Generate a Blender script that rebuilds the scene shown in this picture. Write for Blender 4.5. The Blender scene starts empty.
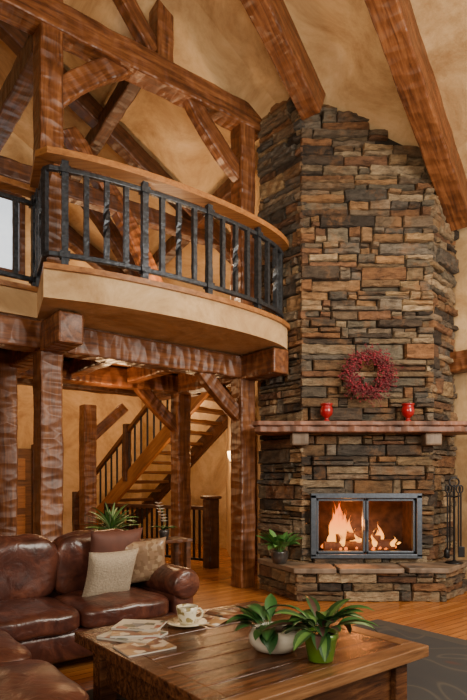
import bpy, bmesh, math, random
from mathutils import Vector, Matrix, Euler
random.seed(7)
R=random.random
def rr(a,b): return a+(b-a)*random.random()
U=Vector((.785,.62,0)); V=Vector((-.62,.785,0)); Zv=Vector((0,0,1))
ANG=math.atan2(.62,.785)
def uv(u,v,z=0): return U*u+V*v+Vector((0,0,z))
def vof(x,y): return -.62*x+.785*y
def ceilz(x,y):
    z=5.4-.48*(x-2.43)-.25*(y-6.9)
    v=vof(x,y)
    if v>5.3: z-=.3*(v-5.3)
    return z
coll=bpy.context.scene.collection
# ---------------- materials
def newmat(name):
    m=bpy.data.materials.new(name); m.use_nodes=True
    nt=m.node_tree; b=nt.nodes['Principled BSDF']
    return m,nt,b
def N(nt,t,**k):
    n=nt.nodes.new(t)
    for a,v in k.items():
        if a in n.inputs: n.inputs[a].default_value=v
        else: setattr(n,a,v)
    return n
def simple(name,col,rough=.6,metal=0,emit=None,es=0,trans=0,noise=.15,nscale=20,bump=0.0,spec=.5,coat=0):
    m,nt,b=newmat(name)
    b.inputs['Roughness'].default_value=rough; b.inputs['Metallic'].default_value=metal
    b.inputs['Specular IOR Level'].default_value=spec
    b.inputs['Coat Weight'].default_value=coat
    if trans: b.inputs['Transmission Weight'].default_value=trans
    tc=N(nt,'ShaderNodeTexCoord'); no=N(nt,'ShaderNodeTexNoise'); no.inputs['Scale'].default_value=nscale; no.inputs['Detail'].default_value=5
    nt.links.new(tc.outputs['Object'],no.inputs['Vector'])
    cr=N(nt,'ShaderNodeValToRGB')
    cr.color_ramp.elements[0].position=.3; cr.color_ramp.elements[1].position=.7
    cr.color_ramp.elements[0].color=tuple(c*(1-noise) for c in col)+(1,)
    cr.color_ramp.elements[1].color=tuple(min(1,c*(1+noise)) for c in col)+(1,)
    nt.links.new(no.outputs['Fac'],cr.inputs['Fac']); nt.links.new(cr.outputs['Color'],b.inputs['Base Color'])
    if bump:
        bp=N(nt,'ShaderNodeBump'); bp.inputs['Strength'].default_value=bump; bp.inputs['Distance'].default_value=.02
        nt.links.new(no.outputs['Fac'],bp.inputs['Height']); nt.links.new(bp.outputs['Normal'],b.inputs['Normal'])
    if emit:
        b.inputs['Emission Color'].default_value=tuple(emit)+(1,); b.inputs['Emission Strength'].default_value=es
    return m
def wood(name,c1,c2,c3,rough=.45,scale=(1.2,14,14),hewn=0.0,bump=.25):
    m,nt,b=newmat(name)
    b.inputs['Roughness'].default_value=rough
    tc=N(nt,'ShaderNodeTexCoord'); mp=N(nt,'ShaderNodeMapping'); mp.inputs['Scale'].default_value=scale
    oi=N(nt,'ShaderNodeObjectInfo')
    ad=N(nt,'ShaderNodeVectorMath',operation='ADD')
    mu=N(nt,'ShaderNodeMath',operation='MULTIPLY'); mu.inputs[1].default_value=37
    nt.links.new(oi.outputs['Random'],mu.inputs[0])
    nt.links.new(tc.outputs['Object'],ad.inputs[0]); nt.links.new(mu.outputs[0],ad.inputs[1])
    nt.links.new(ad.outputs[0],mp.inputs['Vector'])
    no=N(nt,'ShaderNodeTexNoise'); no.inputs['Scale'].default_value=1.6; no.inputs['Detail'].default_value=8; no.inputs['Roughness'].default_value=.68; no.inputs['Distortion'].default_value=.6
    nt.links.new(mp.outputs['Vector'],no.inputs['Vector'])
    cr=N(nt,'ShaderNodeValToRGB'); e=cr.color_ramp.elements
    e[0].position=.34; e[0].color=c1+(1,); e[1].position=.68; e[1].color=c3+(1,)
    x=e.new(.5); x.color=c2+(1,)
    nt.links.new(no.outputs['Fac'],cr.inputs['Fac']); colout=cr.outputs['Color']
    bp=N(nt,'ShaderNodeBump'); bp.inputs['Strength'].default_value=bump; bp.inputs['Distance'].default_value=.01
    nt.links.new(no.outputs['Fac'],bp.inputs['Height'])
    if hewn:
        mp2=N(nt,'ShaderNodeMapping'); mp2.inputs['Scale'].default_value=(8.0,3.6,3.6)
        nt.links.new(ad.outputs[0],mp2.inputs['Vector'])
        vo=N(nt,'ShaderNodeTexVoronoi',feature='SMOOTH_F1'); vo.inputs['Scale'].default_value=1.3; vo.inputs['Smoothness'].default_value=.3
        nt.links.new(mp2.outputs['Vector'],vo.inputs['Vector'])
        b2=N(nt,'ShaderNodeBump'); b2.inputs['Strength'].default_value=hewn; b2.inputs['Distance'].default_value=.055
        nt.links.new(vo.outputs['Distance'],b2.inputs['Height']); nt.links.new(bp.outputs['Normal'],b2.inputs['Normal'])
        nt.links.new(b2.outputs['Normal'],b.inputs['Normal'])
        sm=N(nt,'ShaderNodeTexNoise'); sm.inputs['Scale'].default_value=2.2; sm.inputs['Detail'].default_value=3
        nt.links.new(ad.outputs[0],sm.inputs['Vector'])
        c2r=N(nt,'ShaderNodeValToRGB'); c2r.color_ramp.elements[0].position=.3; c2r.color_ramp.elements[0].color=(.5,.45,.4,1); c2r.color_ramp.elements[1].position=.65
        nt.links.new(sm.outputs['Fac'],c2r.inputs['Fac'])
        mx=N(nt,'ShaderNodeMix',data_type='RGBA',blend_type='MULTIPLY'); mx.inputs['Factor'].default_value=.75
        nt.links.new(colout,mx.inputs['A']); nt.links.new(c2r.outputs['Color'],mx.inputs['B']); colout=mx.outputs['Result']
    else: nt.links.new(bp.outputs['Normal'],b.inputs['Normal'])
    nt.links.new(colout,b.inputs['Base Color'])
    return m
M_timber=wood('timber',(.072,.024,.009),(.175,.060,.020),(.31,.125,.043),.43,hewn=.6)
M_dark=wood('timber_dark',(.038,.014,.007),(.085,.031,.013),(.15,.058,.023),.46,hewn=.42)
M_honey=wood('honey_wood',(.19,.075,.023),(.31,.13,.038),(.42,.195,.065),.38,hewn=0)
M_stair=wood('stair_wood',(.075,.029,.011),(.13,.053,.019),(.20,.087,.031),.4,hewn=0)
M_table=wood('table_wood',(.026,.010,.005),(.085,.031,.012),(.185,.075,.028),.25,scale=(1.5,16,16),bump=.4)
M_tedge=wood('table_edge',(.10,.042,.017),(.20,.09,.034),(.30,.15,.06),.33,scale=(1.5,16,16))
M_iron=simple('iron',(.055,.063,.076),.38,.7,noise=.4,nscale=30,bump=.35)
M_black=simple('black_iron',(.010,.010,.012),.4,.3)
def plaster():
    m,nt,b=newmat('plaster'); b.inputs['Roughness'].default_value=.85
    tc=N(nt,'ShaderNodeTexCoord'); no=N(nt,'ShaderNodeTexNoise'); no.inputs['Scale'].default_value=1.2; no.inputs['Detail'].default_value=10; no.inputs['Roughness'].default_value=.72;no.inputs['Distortion'].default_value=.6
    nt.links.new(tc.outputs['Object'],no.inputs['Vector'])
    cr=N(nt,'ShaderNodeValToRGB'); e=cr.color_ramp.elements
    e[0].position=.34; e[0].color=(.36,.21,.09,1); e[1].position=.68; e[1].color=(.72,.53,.31,1); x=e.new(.52); x.color=(.58,.395,.20,1)
    nt.links.new(no.outputs['Fac'],cr.inputs['Fac']); nt.links.new(cr.outputs['Color'],b.inputs['Base Color'])
    n2=N(nt,'ShaderNodeTexNoise'); n2.inputs['Scale'].default_value=6; n2.inputs['Detail'].default_value=6
    nt.links.new(tc.outputs['Object'],n2.inputs['Vector'])
    bp=N(nt,'ShaderNodeBump'); bp.inputs['Strength'].default_value=.45; bp.inputs['Distance'].default_value=.03
    nt.links.new(n2.outputs['Fac'],bp.inputs['Height']); nt.links.new(bp.outputs['Normal'],b.inputs['Normal'])
    return m
M_plaster=plaster()
def planks(name,c1,c2,mort,bw,rh,rough,rot=0):
    m,nt,b=newmat(name); b.inputs['Roughness'].default_value=rough
    tc=N(nt,'ShaderNodeTexCoord'); mp=N(nt,'ShaderNodeMapping'); mp.inputs['Rotation'].default_value=(0,0,rot)
    nt.links.new(tc.outputs['Object'],mp.inputs['Vector'])
    br=N(nt,'ShaderNodeTexBrick'); br.inputs['Color1'].default_value=c1+(1,); br.inputs['Color2'].default_value=c2+(1,); br.inputs['Mortar'].default_value=mort+(1,)
    br.inputs['Scale'].default_value=1; br.inputs['Brick Width'].default_value=bw; br.inputs['Row Height'].default_value=rh; br.inputs['Mortar Size'].default_value=.003
    nt.links.new(mp.outputs['Vector'],br.inputs['Vector'])
    m2=N(nt,'ShaderNodeMapping'); m2.inputs['Scale'].default_value=(1.5,20,1)
    nt.links.new(mp.outputs['Vector'],m2.inputs['Vector'])
    no=N(nt,'ShaderNodeTexNoise'); no.inputs['Scale'].default_value=1.5; no.inputs['Detail'].default_value=7
    nt.links.new(m2.outputs['Vector'],no.inputs['Vector'])
    mx=N(nt,'ShaderNodeMix',data_type='RGBA',blend_type='MULTIPLY'); mx.inputs['Factor'].default_value=.6
    cr=N(nt,'ShaderNodeValToRGB'); cr.color_ramp.elements[0].position=.3; cr.color_ramp.elements[0].color=(.5,.45,.4,1); cr.color_ramp.elements[1].position=.65
    nt.links.new(no.outputs['Fac'],cr.inputs['Fac'])
    nt.links.new(br.outputs['Color'],mx.inputs['A']); nt.links.new(cr.outputs['Color'],mx.inputs['B'])
    nt.links.new(mx.outputs['Result'],b.inputs['Base Color'])
    return m
M_floor=planks('floor_planks',(.52,.21,.055),(.34,.12,.03),(.06,.02,.008),1.4,.09,.26)
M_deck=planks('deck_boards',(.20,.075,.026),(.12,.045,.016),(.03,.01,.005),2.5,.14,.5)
def attrmat(name,rough,bumps=.0,nscale=14,coat=0):
    m,nt,b=newmat(name); b.inputs['Roughness'].default_value=rough; b.inputs['Coat Weight'].default_value=coat
    at=N(nt,'ShaderNodeAttribute',attribute_name='Col')
    tc=N(nt,'ShaderNodeTexCoord'); no=N(nt,'ShaderNodeTexNoise'); no.inputs['Scale'].default_value=nscale; no.inputs['Detail'].default_value=10; no.inputs['Roughness'].default_value=.78
    nt.links.new(tc.outputs['Object'],no.inputs['Vector'])
    cr=N(nt,'ShaderNodeValToRGB'); cr.color_ramp.elements[0].position=.36; cr.color_ramp.elements[0].color=(.24,.205,.18,1) if bumps else (.42,.38,.36,1); cr.color_ramp.elements[1].position=.64; cr.color_ramp.elements[1].color=(1.0,.98,.95,1)
    nt.links.new(no.outputs['Fac'],cr.inputs['Fac'])
    mx=N(nt,'ShaderNodeMix',data_type='RGBA',blend_type='MULTIPLY'); mx.inputs['Factor'].default_value=1 if bumps else .35
    nt.links.new(at.outputs['Color'],mx.inputs['A']); nt.links.new(cr.outputs['Color'],mx.inputs['B'])
    out=mx.outputs['Result']
    if bumps:
        n3=N(nt,'ShaderNodeTexNoise'); n3.inputs['Scale'].default_value=3.3; n3.inputs['Detail'].default_value=6; n3.inputs['Roughness'].default_value=.7
        nt.links.new(tc.outputs['Object'],n3.inputs['Vector'])
        c3=N(nt,'ShaderNodeValToRGB'); c3.color_ramp.elements[0].position=.52; c3.color_ramp.elements[0].color=(0,0,0,1); c3.color_ramp.elements[1].position=.68; c3.color_ramp.elements[1].color=(.6,.6,.6,1)
        nt.links.new(n3.outputs['Fac'],c3.inputs['Fac'])
        m3=N(nt,'ShaderNodeMix',data_type='RGBA',blend_type='MIX'); m3.inputs['B'].default_value=(.30,.14,.05,1)
        nt.links.new(c3.outputs['Color'],m3.inputs['Factor']); nt.links.new(out,m3.inputs['A']); out=m3.outputs['Result']
        mp=N(nt,'ShaderNodeMapping'); mp.inputs['Scale'].default_value=(1,1,3.2); nt.links.new(tc.outputs['Object'],mp.inputs['Vector']); nt.links.new(mp.outputs['Vector'],no.inputs['Vector'])
        bp=N(nt,'ShaderNodeBump'); bp.inputs['Strength'].default_value=bumps; bp.inputs['Distance'].default_value=.055
        nt.links.new(no.outputs['Fac'],bp.inputs['Height']); nt.links.new(bp.outputs['Normal'],b.inputs['Normal'])
    nt.links.new(out,b.inputs['Base Color'])
    return m
M_stone=attrmat('ledge_stone',.75,1.0,7)
M_leaf=attrmat('leaf',.4)
M_mortar=simple('mortar',(.018,.013,.009),.95)
def leather():
    m,nt,b=newmat('leather'); b.inputs['Roughness'].default_value=.30; b.inputs['Coat Weight'].default_value=.3; b.inputs['Coat Roughness'].default_value=.26
    tc=N(nt,'ShaderNodeTexCoord'); no=N(nt,'ShaderNodeTexNoise'); no.inputs['Scale'].default_value=4.5; no.inputs['Detail'].default_value=8; no.inputs['Roughness'].default_value=.65; no.inputs['Distortion'].default_value=1.2
    nt.links.new(tc.outputs['Object'],no.inputs['Vector'])
    cr=N(nt,'ShaderNodeValToRGB'); e=cr.color_ramp.elements
    e[0].position=.32; e[0].color=(.032,.011,.009,1); e[1].position=.72; e[1].color=(.17,.058,.034,1); x=e.new(.5); x.color=(.075,.024,.016,1)
    nt.links.new(no.outputs['Fac'],cr.inputs['Fac']); nt.links.new(cr.outputs['Color'],b.inputs['Base Color'])
    n2=N(nt,'ShaderNodeTexNoise'); n2.inputs['Scale'].default_value=9; n2.inputs['Detail'].default_value=5; n2.inputs['Distortion'].default_value=1.2
    nt.links.new(tc.outputs['Object'],n2.inputs['Vector'])
    bp=N(nt,'ShaderNodeBump'); bp.inputs['Strength'].default_value=.45; bp.inputs['Distance'].default_value=.022
    nt.links.new(n2.outputs['Fac'],bp.inputs['Height']); nt.links.new(bp.outputs['Normal'],b.inputs['Normal'])
    return m
M_leather=leather()
# ---------------- mesh helpers
def empty(name,loc=(0,0,0),rz=0):
    o=bpy.data.objects.new(name,None); coll.objects.link(o); o.location=loc; o.rotation_euler=(0,0,rz); o.empty_display_size=.1
    return o
def mkobj(name,bm,mat,parent=None,smooth=False,loc=None,rot=None):
    me=bpy.data.meshes.new(name); bm.normal_update(); bm.to_mesh(me); bm.free()
    if smooth:
        for p in me.polygons: p.use_smooth=True
    o=bpy.data.objects.new(name,me); coll.objects.link(o)
    if mat: me.materials.append(mat)
    if parent: o.parent=parent
    if loc is not None: o.location=loc
    if rot is not None: o.rotation_euler=rot
    return o
def bevel(o,w=.01,s=2):
    m=o.modifiers.new('b','BEVEL'); m.width=w; m.segments=s; m.limit_method='ANGLE'; return o
def addbox(bm,x0,x1,y0,y1,z0,z1,M=None):
    vs=[bm.verts.new((x,y,z)) for x in(x0,x1) for y in(y0,y1) for z in(z0,z1)]
    if M is not None:
        for v in vs: v.co=M@v.co
    for f in((0,1,3,2),(4,6,7,5),(0,4,5,1),(2,3,7,6),(0,2,6,4),(1,5,7,3)):
        bm.faces.new([vs[i] for i in f])
def box(name,x0,x1,y0,y1,z0,z1,mat,parent=None,bev=.0,loc=None,rz=0):
    cx,cy,cz=(x0+x1)/2,(y0+y1)/2,(z0+z1)/2
    bm=bmesh.new(); addbox(bm,x0-cx,x1-cx,y0-cy,y1-cy,z0-cz,z1-cz)
    o=mkobj(name,bm,mat,parent)
    base=Vector(loc) if loc is not None else Vector((0,0,0))
    c=Matrix.Rotation(rz,3,'Z')@Vector((cx,cy,cz))
    o.location=base+c; o.rotation_euler=(0,0,rz)
    if bev: bevel(o,bev)
    return o
def beam(name,p,q,w,h,mat,parent=None,bev=.02,curve=0,up=None):
    p=Vector(p);q=Vector(q);d=q-p;L=d.length;x=d.normalized()
    y=(up.cross(x) if up is not None else (Zv.cross(x) if abs(x.z)<.99 else V.copy())).normalized()
    if abs(x.z)>=.99: y=V.copy()
    z=x.cross(y)
    M=Matrix((x,y,z)).transposed().to_4x4(); M.translation=(p+q)/2
    bm=bmesh.new(); n=max(2,int(L/.14)) if (curve or L>.6) else 1
    rings=[]
    for i in range(n+1):
        t=i/n; xx=-L/2+L*t; zz=curve*4*t*(1-t)
        j=.007 if (0<i<n and w>.13) else 0
        rings.append([bm.verts.new((xx,sy*w/2+rr(-j,j),sz*h/2+zz+rr(-j,j))) for sy,sz in((-1,-1),(1,-1),(1,1),(-1,1))])
    for i in range(n):
        for k in range(4):
            bm.faces.new([rings[i][k],rings[i+1][k],rings[i+1][(k+1)%4],rings[i][(k+1)%4]])
    bm.faces.new(rings[0]); bm.faces.new(rings[-1][::-1])
    bmesh.ops.recalc_face_normals(bm,faces=bm.faces)
    o=mkobj(name,bm,mat,parent); o.matrix_world=M
    if parent: o.matrix_basis=M
    if bev: bevel(o,bev)
    return o
def prism(bm,pts,z0,z1):
    f0=(lambda x,y:z0) if not callable(z0) else z0
    f1=(lambda x,y:z1) if not callable(z1) else z1
    a=[bm.verts.new((x,y,f0(x,y))) for x,y in pts]; b=[bm.verts.new((x,y,f1(x,y))) for x,y in pts]
    n=len(pts)
    bm.faces.new(a[::-1]); bm.faces.new(b)
    for i in range(n): bm.faces.new([a[i],a[(i+1)%n],b[(i+1)%n],b[i]])
def lathe(name,prof,mat,parent=None,loc=(0,0,0),seg=32,smooth=True):
    bm=bmesh.new(); rings=[]
    for r,z in prof:
        rings.append([bm.verts.new((max(r,.0005)*math.cos(2*math.pi*k/seg),max(r,.0005)*math.sin(2*math.pi*k/seg),z)) for k in range(seg)])
    for a,b in zip(rings,rings[1:]):
        for k in range(seg): bm.faces.new([a[k],a[(k+1)%seg],b[(k+1)%seg],b[k]])
    bm.faces.new(rings[0][::-1]); bm.faces.new(rings[-1])
    return mkobj(name,bm,mat,parent,smooth,loc)
def tube(name,pts,r,mat,parent=None,loc=None,cyc=False):
    cu=bpy.data.curves.new(name,'CURVE'); cu.dimensions='3D'; cu.bevel_depth=r; cu.bevel_resolution=3; cu.use_fill_caps=True
    s=cu.splines.new('POLY'); s.points.add(len(pts)-1); s.use_cyclic_u=cyc
    for i,p in enumerate(pts): s.points[i].co=(p[0],p[1],p[2],1)
    o=bpy.data.objects.new(name,cu); coll.objects.link(o); cu.materials.append(mat)
    if loc is not None:o.location=loc
    dg=bpy.context.evaluated_depsgraph_get(); dg.update()
    me=bpy.data.meshes.new_from_object(o.evaluated_get(dg)); o2=bpy.data.objects.new(name,me); coll.objects.link(o2)
    for p in me.polygons:p.use_smooth=True
    o2.parent=parent; o2.location=o.location
    bpy.data.objects.remove(o); o2.name=name
    return o2
def cushion(name,sx,sy,sz,mat,parent,loc,rot=(0,0,0),n=14,e=4.5,puff=.35,crease=0):
    bm=bmesh.new(); bmesh.ops.create_cube(bm,size=2); bmesh.ops.subdivide_edges(bm,edges=bm.edges,cuts=n,use_grid_fill=True)
    for v in bm.verts:
        x,y,z=v.co
        m=(abs(x)**e+abs(y)**e+abs(z)**e)**(1/e)
        x,y,z=x/m,y/m,z/m
        pf=1+puff*(1-x*x)*(1-y*y)
        w=crease*(math.sin(9*x+3*y)+math.sin(7*y-4*x+1))
        v.co=(x*sx/2,y*sy/2,z*sz/2*(pf/(1+puff*.6))+w)
    return mkobj(name,bm,mat,parent,True,loc,rot)
def pillow(name,s,t,mat,parent,loc,rot):
    bm=bmesh.new(); n=16; vs={}
    for side in(1,-1):
        for i in range(n+1):
            for j in range(n+1):
                a=-1+2*i/n;b=-1+2*j/n
                edge=i in(0,n) or j in(0,n)
                if edge and side==-1: vs[(side,i,j)]=vs[(1,i,j)]; continue
                x=a*(1-.08*(1-b*b)*1)*s/2; z=b*(1-.08*(1-a*a))*s/2
                y=side*t/2*((1-a**4)*(1-b**4))**.6
                vs[(side,i,j)]=bm.verts.new((x,y,z))
    for side in(1,-1):
        for i in range(n):
            for j in range(n):
                q=[vs[(side,i,j)],vs[(side,i+1,j)],vs[(side,i+1,j+1)],vs[(side,i,j+1)]]
                if side==1:q=q[::-1]
                bm.faces.new(q)
    return mkobj(name,bm,mat,parent,True,loc,rot)
# ---------------- room shell
def quad(bm,ps): bm.faces.new([bm.verts.new(p) for p in ps])
fl=box('floor',-9,7.05,-5,12.7,-.1,0,M_floor,rz=ANG)
def cp(u,v):
    p=uv(u,v); p.z=ceilz(p.x,p.y); return p
cb=bmesh.new()
g=[[cb.verts.new(cp(u,v)) for v in(-4,5.3,12.75)] for u in(-9,7.15)]
for j in(0,1): cb.faces.new([g[0][j],g[0][j+1],g[1][j+1],g[1][j]])
cb.normal_update()
ceiling=mkobj('ceiling',cb,M_plaster)
so=ceiling.modifiers.new('s','SOLIDIFY'); so.thickness=.12
so.offset=1 if ceiling.data.polygons[0].normal.z>0 else -1
def wall(name,pts_uv,z0,top=None,th=.12,mat=None):
    bm=bmesh.new()
    for (u0,v0),(u1,v1) in zip(pts_uv,pts_uv[1:]):
        a=uv(u0,v0);b=uv(u1,v1);d=(b-a).normalized();n=Vector((d.y,-d.x,0))*th/2
        pts=[(a+n),(b+n),(b-n),(a-n)]
        prism(bm,[(p.x,p.y) for p in pts][::-1],z0,top if top is not None else (lambda x,y:ceilz(x,y)))
    bmesh.ops.recalc_face_normals(bm,faces=bm.faces)
    return mkobj(name,bm,mat or M_plaster)
wall('wall_right',[(7.06,-4),(7.06,5.3),(7.06,12.7)],0)
wall('wall_back',[(-9,12.7),(7.0,12.7)],0)
wall('wall_alcove',[(5.12,5.90),(6.98,5.90)],0,th=.08)
wall('wall_left',[(-9,-4),(-9,5.3),(-9,12.7)],0)
pw=bmesh.new(); prism(pw,[(.06,8.45),(.18,8.45),(.05,11.6),(-.16,11.6)],0,2.98)
mkobj('wall_partition',pw,M_plaster)
def loftwall():
    bm=bmesh.new(); v0,v1=8.8,8.92
    wu0,wu1,wz0,wz1=1.85,2.78,4.55,5.75
    def blk(u0,u1,z0,z1):
        P=[uv(u0,v0),uv(u1,v0),uv(u1,v1),uv(u0,v1)]
        prism(bm,[(p.x,p.y) for p in P],z0,z1)
    cz=lambda x,y:ceilz(x,y)
    blk(-3,wu0,3.3,cz); blk(wu1,3.15,3.3,cz); blk(wu0,wu1,3.3,wz0); blk(wu0,wu1,wz1,cz)
    return mkobj('wall_loft',bm,M_plaster),(wu0,wu1,wz0,wz1)
_,(wu0,wu1,wz0,wz1)=loftwall()
win=empty('window_1')
for i,(a,b) in enumerate([((wu0,wz0),(wu0,wz1)),((wu1,wz0),(wu1,wz1)),((wu0,wz0),(wu1,wz0)),((wu0,wz1),(wu1,wz1)),(((wu0+wu1)/2,wz0),((wu0+wu1)/2,wz1))]):
    beam('frame_%d'%i,uv(a[0],8.78,a[1]),uv(b[0],8.78,b[1]),.09,.09,M_dark,win,.008)
M_sky=simple('window_daylight',(.7,.8,.9),.3,emit=(.75,.88,1),es=1.1)
P=[uv(wu0,8.86),uv(wu1,8.86),uv(wu1,8.88),uv(wu0,8.88)]
bm=bmesh.new(); prism(bm,[(p.x,p.y) for p in P],wz0,wz1); mkobj('pane',bm,M_sky,win)
dr=empty('door_1')
for (a,b) in [(3.2,4.2)]:
    beam('panel',uv(a,12.58,1.05),uv(b,12.58,1.05),.06,2.1,M_stair,dr,.01)
    beam('frame_l',uv(a-.06,12.56,0.01),uv(a-.06,12.56,2.2),.12,.12,M_dark,dr); beam('frame_r',uv(b+.06,12.56,0.01),uv(b+.06,12.56,2.2),.12,.12,M_dark,dr)
    for k in range(3):
        beam('raised_panel_%d'%k,uv(a+.15,12.54,.4+k*.62),uv(b-.15,12.54,.4+k*.62),.03,.48,M_honey,dr,.01)
# ---------------- timber frame
A=Vector((-1.92,5.8,0)); C=Vector((.124,7.375,0)); B=C+V*1.5
def at(p,z): return Vector((p.x,p.y,z))
TF=empty('timber_frame')
def T(name,p,q,w=.26,h=.26,mat=M_timber,curve=0,bev=.02): return beam(name,p,q,w,h,mat,TF,bev,curve)
T('post_a',at(A,0),at(A,6.9),.24,.24); T('post_c',at(C,0),at(C,6.1),.24,.24); T('post_b',at(B,0),at(B,2.74),.23,.23)
T('post_d',(-2.66,6.5,0),(-2.66,6.5,2.9),.24,.24); T('post_e',(-2.6,10,0),(-2.6,10,2.74),.24,.24)
T('plate',at(A-U*2.2,6.16),at(C+U*.30,6.16),.26,.30)
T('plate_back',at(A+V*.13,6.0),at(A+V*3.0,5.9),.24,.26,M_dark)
T('girt',at(A-U*2.2,2.86),at(C+U*.1,2.86),.24,.28)
T('cantilever_a',at(A-V*.62,2.85),at(A+V*2.2,2.85),.25,.30)
T('cantilever_c',at(C-V*.74,2.85),at(C+V*2.2,2.85),.25,.30)
T('girt_back',at(C+V*1.5-U*6,2.84),at(C+V*1.5+U*.3,2.84),.24,.26,M_timber)
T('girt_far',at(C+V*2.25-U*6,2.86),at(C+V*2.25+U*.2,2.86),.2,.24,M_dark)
for i,s in enumerate((.85,1.7,-.9)):
    T('joist_%d'%i,at(A+U*s+V*.1,2.88),at(A+U*s+V*2.3,2.88),.16,.2)
T('brace_c',at(C,5.35),at(C-U*.85,6.1),.14,.22,curve=-.06)
T('brace_a',at(A,5.3),at(A+U*.9,6.1),.14,.22,curve=.06)
T('brace_c_low',at(C,2.2),at(C-U*.7,2.8),.13,.18,curve=-.03)
T('brace_c_low2',at(C,2.2),at(C+V*.75,2.8),.13,.18,curve=.03)
T('brace_b_low',at(B,2.15),at(B-U*.75,2.8),.13,.18,curve=-.03)
T('brace_e',(-2.6,10,2.1),(-2.0,10.3,2.75),.13,.18)
T('king_post',at(A+U*1.36,6.3),at(A+U*1.36,7.45),.22,.22)
T('king_brace',at(A+U*.2,7.6),at(A+U*1.25,6.4),.15,.2)
def under(u,v,d=.2):
    p=cp(u,v); p.z-=d; return p
for i,v in enumerate((7.3,9.6)):
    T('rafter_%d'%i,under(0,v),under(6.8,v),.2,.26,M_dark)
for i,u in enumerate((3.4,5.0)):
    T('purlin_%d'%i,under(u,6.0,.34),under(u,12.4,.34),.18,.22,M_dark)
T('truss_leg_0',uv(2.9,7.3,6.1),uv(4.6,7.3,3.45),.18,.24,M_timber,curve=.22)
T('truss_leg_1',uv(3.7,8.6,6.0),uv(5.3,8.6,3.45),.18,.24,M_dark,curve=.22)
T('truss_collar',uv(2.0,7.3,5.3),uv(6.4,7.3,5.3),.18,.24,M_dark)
def rb(name,x0,y0,x1,y1,w,h):
    a=Vector((x0,y0,ceilz(x0,y0)-h/2-.03)); b=Vector((x1,y1,ceilz(x1,y1)-h/2-.03))
    return beam(name,a,b,w,h,M_timber,None,.02)
rb('ceiling_beam',-1.15,4.0,.98,6.80,.26,.34)
rb('ceiling_beam',-.2,3.25,3.0,7.32,.28,.36)
beam('trim_1',uv(6.88,5.2,2.95),uv(6.88,-3,2.95),.2,.26,M_timber)
# ---------------- loft floor & balcony
arc=[(-1.85,5.10),(-1.68,4.95),(-1.27,5.12),(-.84,5.37),(-.42,5.67),(-.01,6.02),(.3,6.34),(.54,6.66),(.67,6.96),(.62,7.11)]
def cr(pts,n=6):
    out=[]
    for i in range(len(pts)-1):
        p0=Vector(pts[max(i-1,0)]);p1=Vector(pts[i]);p2=Vector(pts[i+1]);p3=Vector(pts[min(i+2,len(pts)-1)])
        for k in range(n):
            t=k/n; out.append(.5*((2*p1)+(-p0+p2)*t+(2*p0-5*p1+4*p2-p3)*t*t+(-p0+3*p1-3*p2+p3)*t**3))
    out.append(Vector(pts[-1])); return out
body=cr([(p[0],p[1]) for p in arc[1:]],5)
def slabpoly(off):
    pts=[]
    b=[Vector((p.x,p.y)) for p in body]
    for i,p in enumerate(b):
        t=(b[min(i+1,len(b)-1)]-b[max(i-1,0)]).normalized(); pts.append(p+Vector((t.y,-t.x))*off)
    return pts
def to2(v): return Vector((v.x,v.y))
bp=slabpoly(0)
poly=[to2(A-U*4.5-V*.14),to2(A-U*.16-V*.14)]+bp+[to2(C-V*.1+U*.42),to2(C+V*2.3+U*.42),to2(C+V*2.3-U*7)]
LF=empty('loft_balcony')
bm=bmesh.new(); prism(bm,[(p.x,p.y) for p in poly],3.02,3.27)
bmesh.ops.recalc_face_normals(bm,faces=bm.faces); mkobj('fascia',bm,M_plaster,LF)
poly2=[to2(A-U*4.5-V*.17),to2(A-U*.16-V*.17)]+slabpoly(.035)+[to2(C-V*.1+U*.42),to2(C+V*2.3+U*.42),to2(C+V*2.3-U*7)]
bm=bmesh.new(); prism(bm,[(p.x,p.y) for p in poly2],3.27,3.32)
bmesh.ops.recalc_face_normals(bm,faces=bm.faces); mkobj('floor_lip',bm,M_honey,LF)
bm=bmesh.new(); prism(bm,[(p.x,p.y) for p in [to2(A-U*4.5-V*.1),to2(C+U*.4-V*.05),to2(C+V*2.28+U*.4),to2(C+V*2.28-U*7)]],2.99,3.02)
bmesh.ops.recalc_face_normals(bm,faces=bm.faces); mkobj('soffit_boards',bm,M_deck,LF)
def sweep(name,path,w,h,zc,mat,parent):
    bm=bmesh.new(); rings=[]
    n=len(path)
    for i,p in enumerate(path):
        t=(path[min(i+1,n-1)]-path[max(i-1,0)]).normalized(); nn=Vector((t.y,-t.x))
        rings.append([bm.verts.new((p.x+nn.x*a,p.y+nn.y*a,zc+b)) for a,b in((-w/2,-h/2),(w/2,-h/2),(w/2,h/2),(-w/2,h/2))])
    for a,b in zip(rings,rings[1:]):
        for k in range(4): bm.faces.new([a[k],b[k],b[(k+1)%4],a[(k+1)%4]])
    bm.faces.new(rings[0]); bm.faces.new(rings[-1][::-1]); bmesh.ops.recalc_face_normals(bm,faces=bm.faces)
    return bevel(mkobj(name,bm,mat,parent),.008)
RL=empty('balcony_railing')
path=slabpoly(-.07)
path=[to2(A+Vector((-.02,-.22,0)))]+[path[0]+Vector((0,.05))]+path[1:]
sweep('cap',path,.17,.06,4.33,M_honey,RL)
sweep('top_bar',path,.05,.045,4.21,M_iron,RL)
sweep('bottom_bar',path,.05,.045,3.44,M_iron,RL)
def along(path,step):
    out=[]
    tot=sum((b-a).length for a,b in zip(path,path[1:])); n=int(tot/step); step=tot/n
    for k in range(n+1):
        tgt=k*step; d=0
        for a,b in zip(path,path[1:]):
            L=(b-a).length
            if d+L>=tgt-1e-6:
                t=(tgt-d)/L; pp=a.lerp(b,min(1,t)); dd=(b-a).normalized(); out.append((pp,math.atan2(dd.y,dd.x))); break
            d+=L
    return out
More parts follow.
